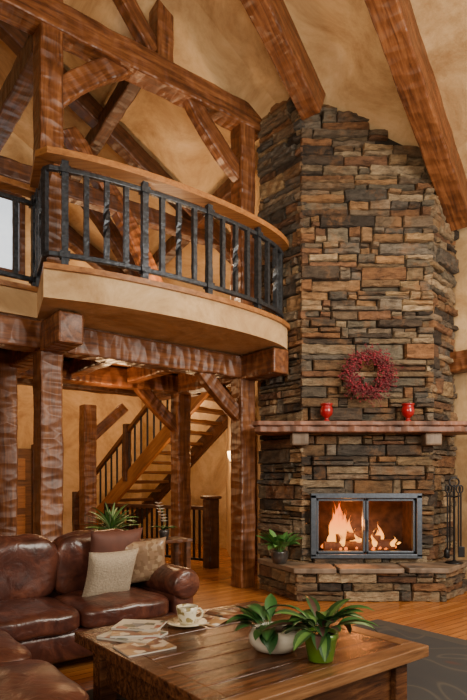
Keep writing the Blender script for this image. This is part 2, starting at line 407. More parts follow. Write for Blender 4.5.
def bars(bm,path,step,z0,z1,w=.036,forged=False):
    for i,(p,a) in enumerate(along(path,step)):
        big=forged and i%4==0
        M=Matrix.Translation((p.x,p.y,0))@Matrix.Rotation(a,4,'Z')
        ww=w*(1.3 if big else 1); za=z0-(.12 if big else 0); zb=z1+(.08 if big else 0)
        if not forged: addbox(bm,-w/2,w/2,-w/2,w/2,z0,z1,M); continue
        n=14; prev=None
        for k in range(n+1):
            t=k/n; z=za+(zb-za)*t; tw=0
            if (not big) and i%4==2: tw=math.pi*1.0*max(0,min(1,(t-.3)/.4))
            s=ww/2*rr(.92,1.08)
            ring=[bm.verts.new(M@Vector((s*math.sqrt(2)*math.cos(tw+math.pi/4+q*math.pi/2),s*math.sqrt(2)*math.sin(tw+math.pi/4+q*math.pi/2),z))) for q in range(4)]
            if prev:
                for q in range(4): bm.faces.new([prev[q],prev[(q+1)%4],ring[(q+1)%4],ring[q]])
            prev=ring
        if big:
            for zc in (z0+.0,z1):
                addbox(bm,-ww*.75,ww*.75,-ww*.75,ww*.75,zc-.03,zc+.03,M)
bm=bmesh.new()
bars(bm,path,.185,3.44,4.21,.046,True)
mkobj('balusters',bm,M_iron,RL)
pl=[to2(A-U*3.2),to2(A-U*.14)]
R2=empty('balcony_railing')
sweep('cap',pl,.16,.06,4.33,M_honey,R2); sweep('top_bar',pl,.05,.045,4.21,M_iron,R2); sweep('bottom_bar',pl,.05,.045,3.44,M_iron,R2)
bm=bmesh.new(); bars(bm,pl,.185,3.44,4.21,.046,True); mkobj('balusters',bm,M_iron,R2)
# ---------------- stone chimney
cols=[(.26,.185,.115),(.42,.29,.15),(.34,.165,.07),(.07,.053,.04),(.19,.165,.12),(.50,.38,.235),(.30,.225,.15),(.12,.088,.062),(.38,.22,.10),(.24,.20,.15),(.29,.205,.115),(.16,.14,.115),(.42,.32,.20),(.24,.12,.06),(.33,.20,.10)]
class StoneMesh:
    def __init__(s): s.bm=bmesh.new(); s.fc=[]
    def block(s,p0,d,n,a,b,z0,z1,out):
        c=random.choice(cols); k=rr(.6,1.25); c=tuple(min(1,x*k) for x in c)
        g=.006; a+=g;b-=g;z0+=g*.8;z1-=g*.8
        if b-a<.02: return
        bm=s.bm; nx=max(1,int((b-a)/.065)); nz=1 if z1-z0<.07 else 2
        def P(t,z,o): q=p0+d*t+n*o; return Vector((q.x,q.y,z))
        ch=.012
        tilt=rr(-.010,.010); yaw=rr(-.016,.016)
        fr=[[None]*(nz+1) for _ in range(nx+1)]
        for i in range(nx+1):
            for j in range(nz+1):
                t=a+ch+(b-a-2*ch)*i/nx; z=z0+ch*.7+(z1-z0-1.4*ch)*j/nz
                fr[i][j]=bm.verts.new(P(t+(rr(-.012,.012) if 0<i<nx else rr(-.004,.004)),z+tilt*(2*i/nx-1)+rr(-.007,.007),out+yaw*(2*i/nx-1)+rr(-.016,.016)))
        bdf=[fr[i][0] for i in range(nx+1)]+[fr[nx][j] for j in range(1,nz+1)]+[fr[i][nz] for i in range(nx-1,-1,-1)]+[fr[0][j] for j in range(nz-1,0,-1)]
        faces=[]
        for i in range(nx):
            for j in range(nz): faces.append(bm.faces.new([fr[i][j],fr[i+1][j],fr[i+1][j+1],fr[i][j+1]]))
        mid=[];bk=[]
        cor=[(i/nx,0) for i in range(nx+1)]+[(1,j/nz) for j in range(1,nz+1)]+[(i/nx,1) for i in range(nx-1,-1,-1)]+[(0,j/nz) for j in range(nz-1,0,-1)]
        for (fx,fz) in cor:
            j=rr(-.004,.002)
            mid.append(bm.verts.new(P(a+(b-a)*fx,z0+(z1-z0)*fz+(j if fz in(0,1) else 0),out-.024))); bk.append(bm.verts.new(P(a+(b-a)*fx,z0+(z1-z0)*fz,-.06)))
        m=len(cor)
        for L1,L2 in((bdf,mid),(mid,bk)):
            for k in range(m): faces.append(bm.faces.new([L1[k],L2[k],L2[(k+1)%m],L1[(k+1)%m]]))
        s.fc+= [c]*len(faces)
    def facet(s,p0,p1,z0,zt,hole=None,ext=.03,hmin=.06,hmax=.21,po=.08):
        p0=Vector((p0[0],p0[1],0));p1=Vector((p1[0],p1[1],0));d=(p1-p0);L=d.length;d.normalize();n=Vector((d.y,-d.x,0))
        z=z0
        top=zt if not callable(zt) else 9
        while z<top-.02:
            h=rr(hmin,hmax); zz=min(z+h,top)
            if top-zz<.04: zz=top
            if hole:
                for hz in (hole[2],hole[3]):
                    if z<hz-.02<zz+.03: zz=hz
            ints=[(-ext,L+ext)]
            if hole and z>=hole[2]-.01 and zz<=hole[3]+.01: ints=[(-ext,hole[0]),(hole[1],L+ext)]
            anyb=False
            for (ia,ib) in ints:
                t=ia
                while t<ib-.01:
                    w=rr(.16,.7)
                    if R()<.2:w=rr(.09,.16)
                    e=min(t+w,ib)
                    if ib-e<.07: e=ib
                    if callable(zt) and z>min(zt(*(p0+d*t).xy),zt(*(p0+d*e).xy))+.02: t=e; continue
                    anyb=True
                    ho=zz-z
                    if ho>.1 and R()<.55:
                        zm=z+ho*rr(.3,.7)
                        s.block(p0,d,n,t,e,z,zm,rr(.0,po))
                        m=t+(e-t)*rr(.3,.7)
                        if e-t>.3 and R()<.5:
                            s.block(p0,d,n,t,m,zm,zz,rr(.0,po)); s.block(p0,d,n,m,e,zm,zz,rr(.0,po))
                        else: s.block(p0,d,n,t,e,zm,zz,rr(.0,po))
                    else: s.block(p0,d,n,t,e,z,zz,rr(.0,po))
                    t=e
            if not anyb: break
            z=zz
    def finish(s,name,parent):
        me=bpy.data.meshes.new(name); s.bm.to_mesh(me); s.bm.free()
        ca=me.color_attributes.new('Col','FLOAT_COLOR','CORNER')
        for p,c in zip(me.polygons,s.fc):
            for li in p.loop_indices: ca.data[li].color=(c[0],c[1],c[2],1)
        me.materials.append(M_stone)
        o=bpy.data.objects.new(name,me); coll.objects.link(o); o.parent=parent; return o
FP=empty('stone_fireplace')
HX0,HX1,HZ0,HZ1=.97,2.26,.47,1.22
ch=[(.37,7.45),(.85,6.9),(2.43,6.9),(2.93,7.48)]
S=StoneMesh()
cz=lambda x,y:ceilz(x,y)
S.facet(ch[0],ch[1],0,cz,po=.06); S.facet(ch[1],ch[2],.30,cz,hole=(HX0-.85,HX1-.85,HZ0,HZ1)); S.facet(ch[2],ch[3],0,cz,po=.06)
S.finish('ledge_stones',FP)
bm=bmesh.new()
top=lambda x,y:ceilz(x,y)-.01
prism(bm,[(.40,7.47),(.87,6.93),(2.41,6.93),(2.9,7.5),(2.02,8.62)],HZ1,top)
prism(bm,[(.40,7.47),(.87,6.93),(HX0,6.93),(HX0,7.5),(2.26,7.5),(2.26,6.93),(2.41,6.93),(2.9,7.5),(2.02,8.62)],0,HZ1)
prism(bm,[(HX0,6.93),(2.26,6.93),(2.26,7.5),(HX0,7.5)],0,HZ0)
bmesh.ops.recalc_face_normals(bm,faces=bm.faces)
mkobj('core',bm,M_mortar,FP)
hp=[(.36,7.2),(.74,6.46),(2.43,6.46),(2.9,7.02)]
S=StoneMesh()
for a,b in zip(hp,hp[1:]): S.facet(a,b,0,.33,hmin=.07,hmax=.15,po=.045)
S.finish('hearth_stones',FP)
bm=bmesh.new(); prism(bm,[(.4,7.22),(.76,6.49),(2.41,6.49),(2.87,7.04),(2.6,7.2),(2.4,6.95),(.87,6.95),(.7,7.15)],0,.33)
bmesh.ops.recalc_face_normals(bm,faces=bm.faces); mkobj('hearth_core',bm,M_mortar,FP)
M_slab=simple('hearth_slab',(.18,.13,.09),.6,noise=.55,nscale=5,bump=.6)
def slab(name,pts,z0,z1,mat,bev=.012):
    bm=bmesh.new(); prism(bm,pts,z0,z1); bmesh.ops.recalc_face_normals(bm,faces=bm.faces); return bevel(mkobj(name,bm,mat,FP),bev)
def rough(pts,n=7,j=.012):
    out=[]
    for i,p in enumerate(pts):
        q=pts[(i+1)%len(pts)]
        for k in range(n):
            t=k/n; out.append((p[0]+(q[0]-p[0])*t+rr(-j,j),p[1]+(q[1]-p[1])*t+rr(-j,j)))
    return out
slab('hearth_slab_l',rough([(.3,7.24),(.7,6.41),(1.17,6.39),(1.185,6.91),(.88,6.9),(.5,7.34)]),.33,.39,M_slab)
slab('hearth_slab_m',rough([(1.21,6.39),(1.97,6.41),(1.97,6.91),(1.22,6.91)]),.33,.388,M_slab)
slab('hearth_slab_r',rough([(2.01,6.41),(2.47,6.4),(2.98,7.05),(2.7,7.24),(2.42,6.9),(2.0,6.9)]),.33,.392,M_slab)
M_mantel=simple('mantel_stone',(.19,.085,.052),.55,noise=.6,nscale=6,bump=.8)
mp_=[(.22,6.64)]
for k in range(1,40): mp_.append((.22+2.84*k/40,6.60+rr(-.02,.02)))
mp_+= [(3.06,6.64),(3.0,7.0),(2.72,7.2),(2.42,6.88),(.86,6.88),(.5,7.25),(.28,7.1)]
slab('mantel_shelf_top',mp_,2.045,2.10,M_mantel,.012)
mp2=[(.25,6.66)]
for k in range(1,40): mp2.append((.25+2.78*k/40,6.625+rr(-.022,.022)))
mp2+= [(3.03,6.66),(2.97,7.0),(2.72,7.18),(2.42,6.88),(.86,6.88),(.5,7.23),(.3,7.08)]
slab('mantel_shelf_under',mp2,1.97,2.045,M_mantel,.014)
for i,x in enumerate((.80,2.40)):
    slab('corbel_%d'%i,rough([(x-.1,6.70),(x+.1,6.70),(x+.1,6.9),(x-.1,6.9)],4,.006),1.82,1.97,M_slab,.02)
M_brick=simple('firebox_brick',(.08,.04,.024),.9,noise=.5,nscale=12,bump=.4)
bm=bmesh.new()
x0,x1,y0,y1,z0,z1=HX0+.005,HX1-.005,6.94,7.48,HZ0+.005,HZ1-.005
quad(bm,[(x0,y1,z0),(x1,y1,z0),(x1,y1,z1),(x0,y1,z1)]); quad(bm,[(x0,y0,z0),(x1,y0,z0),(x1,y1,z0),(x0,y1,z0)]); quad(bm,[(x0,y0,z1),(x1,y0,z1),(x1,y1,z1),(x0,y1,z1)])
quad(bm,[(x0,y0,z0),(x0,y1,z0),(x0,y1,z1),(x0,y0,z1)]); quad(bm,[(x1,y0,z0),(x1,y1,z0),(x1,y1,z1),(x1,y0,z1)])
mkobj('firebox_lining',bm,M_brick,FP)
M_frame=simple('door_steel',(.10,.12,.15),.4,.7,noise=.2,nscale=30)
def fr(n,xa,xb,za,zb,ya=6.83,yb=6.9): return box(n,xa,xb,ya,yb,za,zb,M_frame,FP,.005)
fr('frame_top',HX0-.03,HX1+.03,HZ1-.04,HZ1+.02,6.79); fr('frame_bottom',HX0-.03,HX1+.03,HZ0-.02,HZ0+.03,6.79); fr('frame_left',HX0-.03,HX0+.035,HZ0,HZ1,6.79); fr('frame_right',HX1-.035,HX1+.03,HZ0,HZ1,6.79)
cxm=(HX0+HX1)/2
for i,(a,b) in enumerate(((HX0+.04,cxm-.005),(cxm+.005,HX1-.04))):
    fr('door_%d_l'%i,a,a+.03,HZ0+.035,HZ1-.045); fr('door_%d_r'%i,b-.03,b,HZ0+.035,HZ1-.045); fr('door_%d_t'%i,a,b,HZ1-.075,HZ1-.045); fr('door_%d_b'%i,a,b,HZ0+.035,HZ0+.065)
    hx=b-.015 if i==0 else a+.015
    fr('handle_%d'%i,hx-.008,hx+.008,.78,.92,6.80,6.82)
M_log=simple('charred_log',(.04,.022,.014),.9,noise=.6,nscale=25,bump=.6,emit=(1,.16,.02),es=.12)
for i,(a,b,r) in enumerate([((1.15,7.12,.56),(2.05,7.16,.58),.06),((1.25,7.3,.57),(2.1,7.25,.57),.065),((1.3,7.1,.67),(1.8,7.32,.70),.055),((1.85,7.08,.66),(1.45,7.34,.72),.045)]):
    tube('log_%d'%i,[Vector(a).lerp(Vector(b),t/4)+Vector((0,0,rr(-.008,.008))) for t in range(5)],r,M_log,FP)
gr=bmesh.new()
for k in range(10): addbox(gr,1.18+k*.1,1.2+k*.1,7.02,7.38,HZ0+.03,HZ0+.045)
addbox(gr,1.12,2.15,7.02,7.04,HZ0+.006,HZ0+.045); addbox(gr,1.12,2.15,7.36,7.38,HZ0+.006,HZ0+.045); mkobj('grate',gr,M_black,FP)
M_ember=simple('embers',(.1,.03,.01),.9,noise=.8,nscale=30,emit=(1,.2,.02),es=1.8)
bm=bmesh.new()
for k in range(90): bmesh.ops.create_icosphere(bm,subdivisions=1,radius=rr(.012,.026),matrix=Matrix.Translation((rr(1.15,2.1),rr(7.05,7.35),HZ0+.06+rr(0,.02))))
mkobj('embers',bm,M_ember,FP)
def flame_mat():
    m=bpy.data.materials.new('flame'); m.use_nodes=True; nt=m.node_tree; nt.nodes.clear()
    out=N(nt,'ShaderNodeOutputMaterial'); em=N(nt,'ShaderNodeEmission'); tr=N(nt,'ShaderNodeBsdfTransparent'); mx=N(nt,'ShaderNodeMixShader')
    tc=N(nt,'ShaderNodeTexCoord'); sp=N(nt,'ShaderNodeSeparateXYZ'); nt.links.new(tc.outputs['Generated'],sp.inputs[0])
    cr=N(nt,'ShaderNodeValToRGB'); e=cr.color_ramp.elements; e[0].position=.0; e[0].color=(1,.42,.07,1); e[1].position=.9; e[1].color=(.95,.09,.005,1); x=e.new(.45); x.color=(1,.25,.025,1)
    nt.links.new(sp.outputs['Z'],cr.inputs['Fac']); nt.links.new(cr.outputs['Color'],em.inputs['Color']); em.inputs['Strength'].default_value=3.0
    no=N(nt,'ShaderNodeTexNoise'); no.inputs['Scale'].default_value=11; nt.links.new(tc.outputs['Object'],no.inputs['Vector'])
    ma=N(nt,'ShaderNodeMath',operation='MULTIPLY_ADD'); ma.inputs[1].default_value=-.45; ma.inputs[2].default_value=.48
    nt.links.new(sp.outputs['Z'],ma.inputs[0])
    m2=N(nt,'ShaderNodeMath',operation='MULTIPLY_ADD'); m2.inputs[1].default_value=1.8; m2.use_clamp=True
    m3=N(nt,'ShaderNodeMath',operation='SUBTRACT'); m3.inputs[1].default_value=.65
    nt.links.new(no.outputs['Fac'],m2.inputs[0]); nt.links.new(ma.outputs[0],m3.inputs[0]); nt.links.new(m3.outputs[0],m2.inputs[2])
    nt.links.new(m2.outputs[0],mx.inputs[0]); nt.links.new(tr.outputs[0],mx.inputs[1]); nt.links.new(em.outputs[0],mx.inputs[2]); nt.links.new(mx.outputs[0],out.inputs[0])
    return m
M_flame=flame_mat()
bm=bmesh.new()
for i in range(36):
    x=random.gauss(1.39,.13) if i<25 else random.gauss(1.87,.11); y=rr(7.08,7.33)
    x=min(max(x,1.12),2.14)
    H=(.58*math.exp(-((x-1.38)/.18)**2)+.26*math.exp(-((x-1.87)/.14)**2)+.05)*rr(.6,1.1); r=rr(.028,.055); zb=.56; ph=rr(0,6); seg=8;n=10; prev=None
    for k in range(n+1):
        t=k/n; rad=r*(math.sin(math.pi*min(1,t*1.0+.12))**.8)*(1-t*.6)+.001
        ox=.05*math.sin(ph+t*5)*t; oy=.02*math.cos(ph+t*4)*t
        ring=[bm.verts.new((x+ox+rad*math.cos(2*math.pi*a/seg),y+oy+rad*.6*math.sin(2*math.pi*a/seg),min(zb+H*t,1.17))) for a in range(seg)]
        if prev:
            for a in range(seg): bm.faces.new([prev[a],prev[(a+1)%seg],ring[(a+1)%seg],ring[a]])
        prev=ring
mkobj('flames',bm,M_flame,FP,True)
# ---------------- wreath
def ico(bm,c,r,sub=1):
    bmesh.ops.create_icosphere(bm,subdivisions=sub,radius=r,matrix=Matrix.Translation(c))
bm=bmesh.new()
WR=empty('berry_wreath',(1.63,6.72,2.67))
tw=bmesh.new()
for i in range(760):
    a=rr(0,2*math.pi); rad=.215+random.gauss(0,.04); b=rr(0,2*math.pi); q=rr(.02,.07)
    c=Vector(((rad+q*math.cos(b)*.6)*math.cos(a),q*math.sin(b)*.7-.0,(rad+q*math.cos(b)*.6)*math.sin(a)))
    ico(bm,c,rr(.008,.0145))
    if i%2==0:
        d=Vector((math.cos(a+rr(-1.2,1.2)),rr(-.5,0),math.sin(a+rr(-1.2,1.2)))).normalized()*rr(.05,.10)
        s=c; e=c+d; n=d.cross(Vector((0,1,0))).normalized()*.005
        tw.faces.new([tw.verts.new(x) for x in(s-n,s+n,e)])
        ico(bm,e,rr(.006,.011))
M_berry=simple('berry',(.20,.012,.026),.45,noise=.75,nscale=10); M_twig=simple('twig',(.085,.014,.014),.8)
mkobj('berries',bm,M_berry,WR,True); mkobj('twigs',tw,M_twig,WR)
tube('ring',[(.215*math.cos(t*math.pi/16),0,.215*math.sin(t*math.pi/16)) for t in range(32)],.02,M_twig,WR,cyc=True)
# ---------------- red candle holders
M_red=simple('red_glass',(.30,.005,.009),.10,noise=.1,coat=.7,emit=(1,.02,.01),es=.03)  # faint red glow put into the glass itself, no candle burns inside
for x in(1.12,2.10):
    cd=empty('red_candle_holder',(x,6.74,2.10))
    lathe('glass',[(.045,0),(.052,.006),(.03,.022),(.02,.04),(.03,.055),(.068,.085),(.078,.13),(.072,.17),(.062,.185),(.07,.20),(.082,.215),(.078,.22),(.058,.19),(.066,.165),(.072,.13),(.06,.09),(.0,.075)],M_red,cd)
# ---------------- fireplace tools
FT=empty('fireplace_tool_set',(2.68,6.80,.393))
lathe('base',[(.10,0),(.11,.008),(.095,.02),(.02,.03),(.014,.05)],M_black,FT)
tube('post',[(0,0,.03),(0,0,.95)],.013,M_black,FT)
tube('ring',[(.06*math.cos(t*math.pi/8),0,.985+.055*math.sin(t*math.pi/8)) for t in range(16)],.011,M_black,FT,cyc=True)
for i,a in enumerate((.2,1.77,3.34,4.9)):
    cx,cy=.09*math.cos(a),.09*math.sin(a)
    tube('arm_%d'%i,[(0,0,.8),(cx,cy,.82)],.008,M_black,FT)
    tube('rod_%d'%i,[(cx,cy,.14),(cx,cy,.86)],.010,M_black,FT)
    tube('handle_%d'%i,[(cx+.024*math.cos(t*math.pi/5),cy,.9+.045*math.sin(t*math.pi/5)) for t in range(10)],.009,M_black,FT,cyc=True)
box('shovel',.05,.13,.0,.014,.07,.20,M_black,FT,.004); lathe('brush',[(.02,.06),(.036,.07),(.032,.15),(.012,.19)],M_black,FT,(-.09,0,0))
# ---------------- plants
def leaf(bm,fc,base,az,el,L,W,droop,c1,c2,n=8,shape=1.0,stem=0):
    p=Vector(base); d_az=Vector((math.cos(az),math.sin(az),0)); side=Vector((-math.sin(az),math.cos(az),0))
    e=el; prev=None; step=L/n; roll=rr(-.3,.3)
    side=(side+Zv*roll).normalized()
    for k in range(n+1):
        t=k/n
        ts=max(0,(t-stem)/(1-stem)); w=W*(math.sin(math.pi*min(1,ts**.75))**shape) if ts>0 else .004
        w=max(w,.002)
        up=Vector((-math.sin(e)*d_az.x,-math.sin(e)*d_az.y,math.cos(e)))
        row=[bm.verts.new(p-side*w/2+up*w*.12),bm.verts.new(p-side*w*.22+up*w*.03),bm.verts.new(p),bm.verts.new(p+side*w*.22+up*w*.03),bm.verts.new(p+side*w/2+up*w*.12)]
        if prev:
            for i,c in zip(range(4),(c1,c2,c2,c1)):
                bm.faces.new([prev[i],prev[i+1],row[i+1],row[i]]); fc.append(c)
        prev=row
        p=p+(d_az*math.cos(e)+Zv*math.sin(e))*step; e-=droop/n
def fol(name,bm,fc,parent):
    me=bpy.data.meshes.new(name); bm.to_mesh(me); bm.free()
    ca=me.color_attributes.new('Col','FLOAT_COLOR','CORNER')
    for p,c in zip(me.polygons,fc):
        p.use_smooth=True
        for li in p.loop_indices: ca.data[li].color=(*c,1)
    me.materials.append(M_leaf); o=bpy.data.objects.new(name,me); coll.objects.link(o); o.parent=parent; return o
M_soil=simple('soil',(.03,.018,.01),1)
M_white=simple('white_ceramic',(.66,.61,.50),.25,noise=.04,coat=.3); M_green=simple('green_ceramic',(.14,.30,.035),.3,noise=.15,coat=.4); M_pot=simple('dark_pot',(.04,.036,.034),.3,noise=.3,coat=.4)
G1=(.02,.075,.018);G2=(.035,.13,.028);GL=(.26,.38,.17);GP=(.10,.22,.045);GD=(.07,.035,.03)
p1=empty('potted_plant',(.23,3.13,.45))
lathe('bowl',[(.07,0),(.11,.012),(.142,.05),(.145,.085),(.125,.125),(.118,.13),(.11,.125),(.12,.09),(.0,.08)],M_white,p1)
lathe('soil',[(.118,.10),(.118,.112),(0,.116)],M_soil,p1)
bm=bmesh.new();fc=[]
for i in range(32):
    a=rr(1.4,4.7); leaf(bm,fc,(.05*math.cos(a)-.02,.05*math.sin(a),.11),a,rr(.5,1.4),rr(.16,.27),rr(.06,.1),rr(.8,2.0),random.choice((G1,G2)),random.choice((G2,GP,G1)),shape=.8,stem=.35)
fol('leaves',bm,fc,p1)
p2=empty('potted_dieffenbachia',(.46,2.96,.45))
lathe('pot',[(.06,0),(.066,.004),(.088,.12),(.094,.125),(.094,.15),(.086,.15),(.08,.12),(0,.12)],M_green,p2)
lathe('soil',[(.08,.122),(.08,.132),(0,.134)],M_soil,p2)
bm=bmesh.new();fc=[]
for i in range(36):
    a=i*2.4+rr(-.3,.3); c=random.choice((G1,G2,G1)); k=R()
    leaf(bm,fc,(.02*math.cos(a),.02*math.sin(a),.13),a,rr(.4,1.35),rr(.20,.36),rr(.07,.105),rr(1.1,2.1),c,GL if k<.35 else (GP if k<.75 else GD),shape=.7,stem=.3)
fol('leaves',bm,fc,p2)
p3=empty('potted_plant',(.56,6.80,.392))
lathe('pot',[(.06,0),(.08,.01),(.105,.08),(.098,.13),(.102,.15),(.088,.15),(.084,.12),(0,.12)],M_pot,p3)
bm=bmesh.new();fc=[]
for i in range(56):
    a=rr(2.2,6.6); leaf(bm,fc,(.03*math.cos(a),.03*math.sin(a),.13),a,rr(.9,1.56),rr(.16,.36),rr(.07,.10),rr(.5,1.6),(.09,.26,.06),random.choice(((.09,.26,.06),(.2,.4,.12),(.13,.3,.07))),shape=.7,stem=.4)
fol('leaves',bm,fc,p3)
CT=empty('console_table',(-1.05,6.3,0),ANG)
box('top',-.6,.6,-.17,.17,.68,.72,M_dark,CT,.01)
for i,(x,y) in enumerate(((-.55,-.13),(.55,-.13),(-.55,.13),(.55,.13))): box('leg_%d'%i,x-.03,x+.03,y-.03,y+.03,0,.68,M_dark,CT,.005)
box('shelf',-.55,.55,-.13,.13,.18,.21,M_dark,CT,.005)
p4=empty('potted_palm',(-1.33,6.08,.72))
lathe('pot',[(.06,0),(.09,.1),(.095,.14),(.08,.14),(0,.12)],M_pot,p4)
bm=bmesh.new();fc=[]
for i in range(80):
    a=rr(0,6.28); leaf(bm,fc,(0,0,.12),a,rr(.3,1.5),rr(.22,.40),.036,rr(.5,1.5),random.choice((G2,(.1,.26,.06))),random.choice((GP,(.3,.45,.15),(.4,.5,.25))),shape=.5)
fol('leaves',bm,fc,p4)
p5=empty('potted_orchid',(-.80,6.46,.72))
lathe('pot',[(.045,0),(.06,.08),(.064,.11),(.05,.11),(0,.09)],M_pot,p5)
bm=bmesh.new();fc=[]
for i in range(12):
    a=rr(0,6.28); leaf(bm,fc,(0,0,.1),a,.8,rr(.12,.2),.04,1.4,G1,G2)
fol('leaves',bm,fc,p5)
tube('stem',[(0,0,.1),(.01,0,.22),(.0,-.02,.32),(-.05,-.05,.37)],.003,simple('stem',(.08,.18,.04),.6),p5)
bm=bmesh.new();fc=[]
for k in range(7):
    b=Vector((-.01*k,-.01*k,.2+.035*k))
    for q in range(5): leaf(bm,fc,b,q*1.256,.4,.055,.045,.3,(.8,.75,.7),(.85,.8,.72),n=4)
fol('flowers',bm,fc,p5)
# ---------------- rug
def rugmat(name,flat=False):
    m,nt,b=newmat(name); b.inputs['Roughness'].default_value=.95
    tc=N(nt,'ShaderNodeTexCoord')
    vo=N(nt,'ShaderNodeTexNoise'); vo.inputs['Scale'].default_value=1.1; vo.inputs['Detail'].default_value=1; vo.inputs['Distortion'].default_value=1.4
    nt.links.new(tc.outputs['Object'],vo.inputs['Vector'])
    cr=N(nt,'ShaderNodeValToRGB'); e=cr.color_ramp.elements
    e[0].position=.40; e[0].color=(.030,.031,.033,1); e[1].position=.62; e[1].color=(.036,.036,.036,1)
    for p,c in((.455,(.033,.033,.034,1)),(.475,(.065,.058,.046,1)),(.495,(.034,.034,.035,1)),(.56,(.034,.033,.033,1)),(.58,(.06,.03,.024,1))): x=e.new(p); x.color=c
    nt.links.new(vo.outputs['Fac'],cr.inputs['Fac'])
    if not flat: nt.links.new(cr.outputs['Color'],b.inputs['Base Color'])
    else: b.inputs['Base Color'].default_value=(.05,.045,.038,1)
    return m
RG=empty('area_rug',(0,0,0),ANG)
box('field',1.24,4.44,.46,3.34,0.001,.012,rugmat('rug_field'),RG)
MB=rugmat('rug_border',True)
box('border_0',1.08,4.6,3.341,3.5,0.001,.012,MB,RG); box('border_1',1.08,4.6,.3,.459,0.001,.012,MB,RG); box('border_2',1.08,1.239,.46,3.34,0.001,.012,MB,RG); box('border_3',4.441,4.6,.46,3.34,0.001,.012,MB,RG)
# ---------------- coffee table
TB=empty('coffee_table',uv(2.135,2.6,0),ANG)
hw,hd=.745,.77
for k in range(8):
    y0=-hd+.11+(2*hd-.22)*k/8; y1=-hd+.11+(2*hd-.22)*(k+1)/8
    box('plank_%d'%k,-hw+.11,hw-.11,y0+.002,y1-.002,.395,.449+rr(-.0015,.001),M_table,TB,.005)
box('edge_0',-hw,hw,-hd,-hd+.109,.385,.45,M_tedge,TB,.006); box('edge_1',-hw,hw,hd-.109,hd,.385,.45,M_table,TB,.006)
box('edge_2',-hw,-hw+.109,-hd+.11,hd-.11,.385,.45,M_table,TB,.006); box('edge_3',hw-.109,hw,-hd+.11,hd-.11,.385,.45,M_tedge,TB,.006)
for i,(x,y) in enumerate(((-1,-1),(1,-1),(-1,1),(1,1))):
    box('leg_%d'%i,x*(hw-.14)-.055,x*(hw-.14)+.055,y*(hd-.14)-.055,y*(hd-.14)+.055,.013,.39,M_table,TB,.008)
for i,y in enumerate((-1,1)): box('apron_%d'%i,-hw+.14,hw-.14,y*(hd-.14)-.02,y*(hd-.14)+.02,.14,.39,M_table,TB,.004)
for i,x in enumerate((-1,1)): box('apron_s%d'%i,x*(hw-.14)-.02,x*(hw-.14)+.02,-hd+.14,hd-.14,.14,.39,M_table,TB,.004)
box('shelf',-hw+.16,hw-.16,-hd+.16,hd-.16,.12,.15,M_table,TB,.004)
def magmat(name,cs,sc):
    m,nt,b=newmat(name); b.inputs['Roughness'].default_value=.3
    tc=N(nt,'ShaderNodeTexCoord'); vo=N(nt,'ShaderNodeTexVoronoi'); vo.distance='CHEBYCHEV'; vo.inputs['Scale'].default_value=sc; nt.links.new(tc.outputs['Object'],vo.inputs['Vector'])
    sp=N(nt,'ShaderNodeSeparateColor'); nt.links.new(vo.outputs['Color'],sp.inputs[0])
    cr=N(nt,'ShaderNodeValToRGB'); cr.color_ramp.interpolation='CONSTANT'; e=cr.color_ramp.elements
    e[0].color=cs[0]+(1,); e[1].position=.8; e[1].color=cs[-1]+(1,)
    for i,c in enumerate(cs[1:-1]): x=e.new((i+1)*.8/(len(cs)-1)); x.color=c+(1,)
    nt.links.new(sp.outputs[0],cr.inputs['Fac']); nt.links.new(cr.outputs['Color'],b.inputs['Base Color']); return m
mm1=magmat('magazine_a',[(.32,.2,.1),(.16,.06,.03),(.55,.47,.36),(.06,.04,.03),(.28,.15,.06)],18)
mm2=magmat('magazine_b',[(.55,.5,.4),(.08,.09,.06),(.5,.45,.36),(.25,.07,.04),(.12,.14,.16),(.5,.44,.34)],14)
M_paper=simple('paper',(.55,.5,.42),.6,noise=.03)
def magazine(u,v,z,rz,mat,w=.22,d=.29,h=.008,nm='magazine'):
    o=empty(nm,uv(u,v,z),ANG+rz)
    box('pages',-w/2,w/2,-d/2,d/2,0,h,M_paper,o); box('cover',-w/2-.002,w/2+.002,-d/2-.002,d/2+.002,h,h+.002,mat,o,.0008)
magazine(1.63,3.05,.4505,.5,mm2,.26,.34,.014); magazine(1.66,3.06,.4675,1.0,mm1,h=.012); magazine(1.57,2.80,.4505,1.5,mm1)
magazine(1.72,3.13,.4825,.75,mm2,h=.01)
def openmag(u,v,z,rz,mat):
    o=empty('open_magazine',uv(u,v,z),ANG+rz); bm=bmesh.new(); n=12
    for side in(-1,1):
        prev=None
        for k in range(n+1):
            t=k/n; x=side*t*.21; zz=.002+.018*math.sin(math.pi*min(1,t*1.2))*(1-t)*1.4
            r=[bm.verts.new((x,-.14,zz)),bm.verts.new((x,.14,zz))]
            if prev: bm.faces.new([prev[0],r[0],r[1],prev[1]])
            prev=r
    ob=mkobj('pages',bm,mat,o,True); s=ob.modifiers.new('s','SOLIDIFY'); s.thickness=.0015; s.offset=1
openmag(2.32,3.10,.451,.2,mm1)
M_cup=magmat('cup_pattern',[(.68,.62,.46),(.64,.57,.4),(.26,.2,.08),(.7,.65,.5)],30)
sc=empty('coffee_cup_and_saucer',(-.305,3.67,.45))
lathe('saucer',[(.06,0),(.065,.006),(.12,.018),(.132,.024),(.128,.028),(.07,.012),(0,.010)],M_cup,sc)
lathe('cup',[(.04,.012),(.045,.016),(.055,.04),(.066,.09),(.072,.125),(.068,.126),(.06,.09),(.05,.04),(0,.03)],M_cup,sc)
lathe('coffee',[(.064,.104),(.064,.108),(0,.108)],simple('coffee',(.04,.015,.006),.1),sc)
tube('handle',[(.06,0,.105),(.085,0,.11),(.102,0,.09),(.1,0,.065),(.08,0,.045),(.052,0,.045)],.007,M_cup,sc)
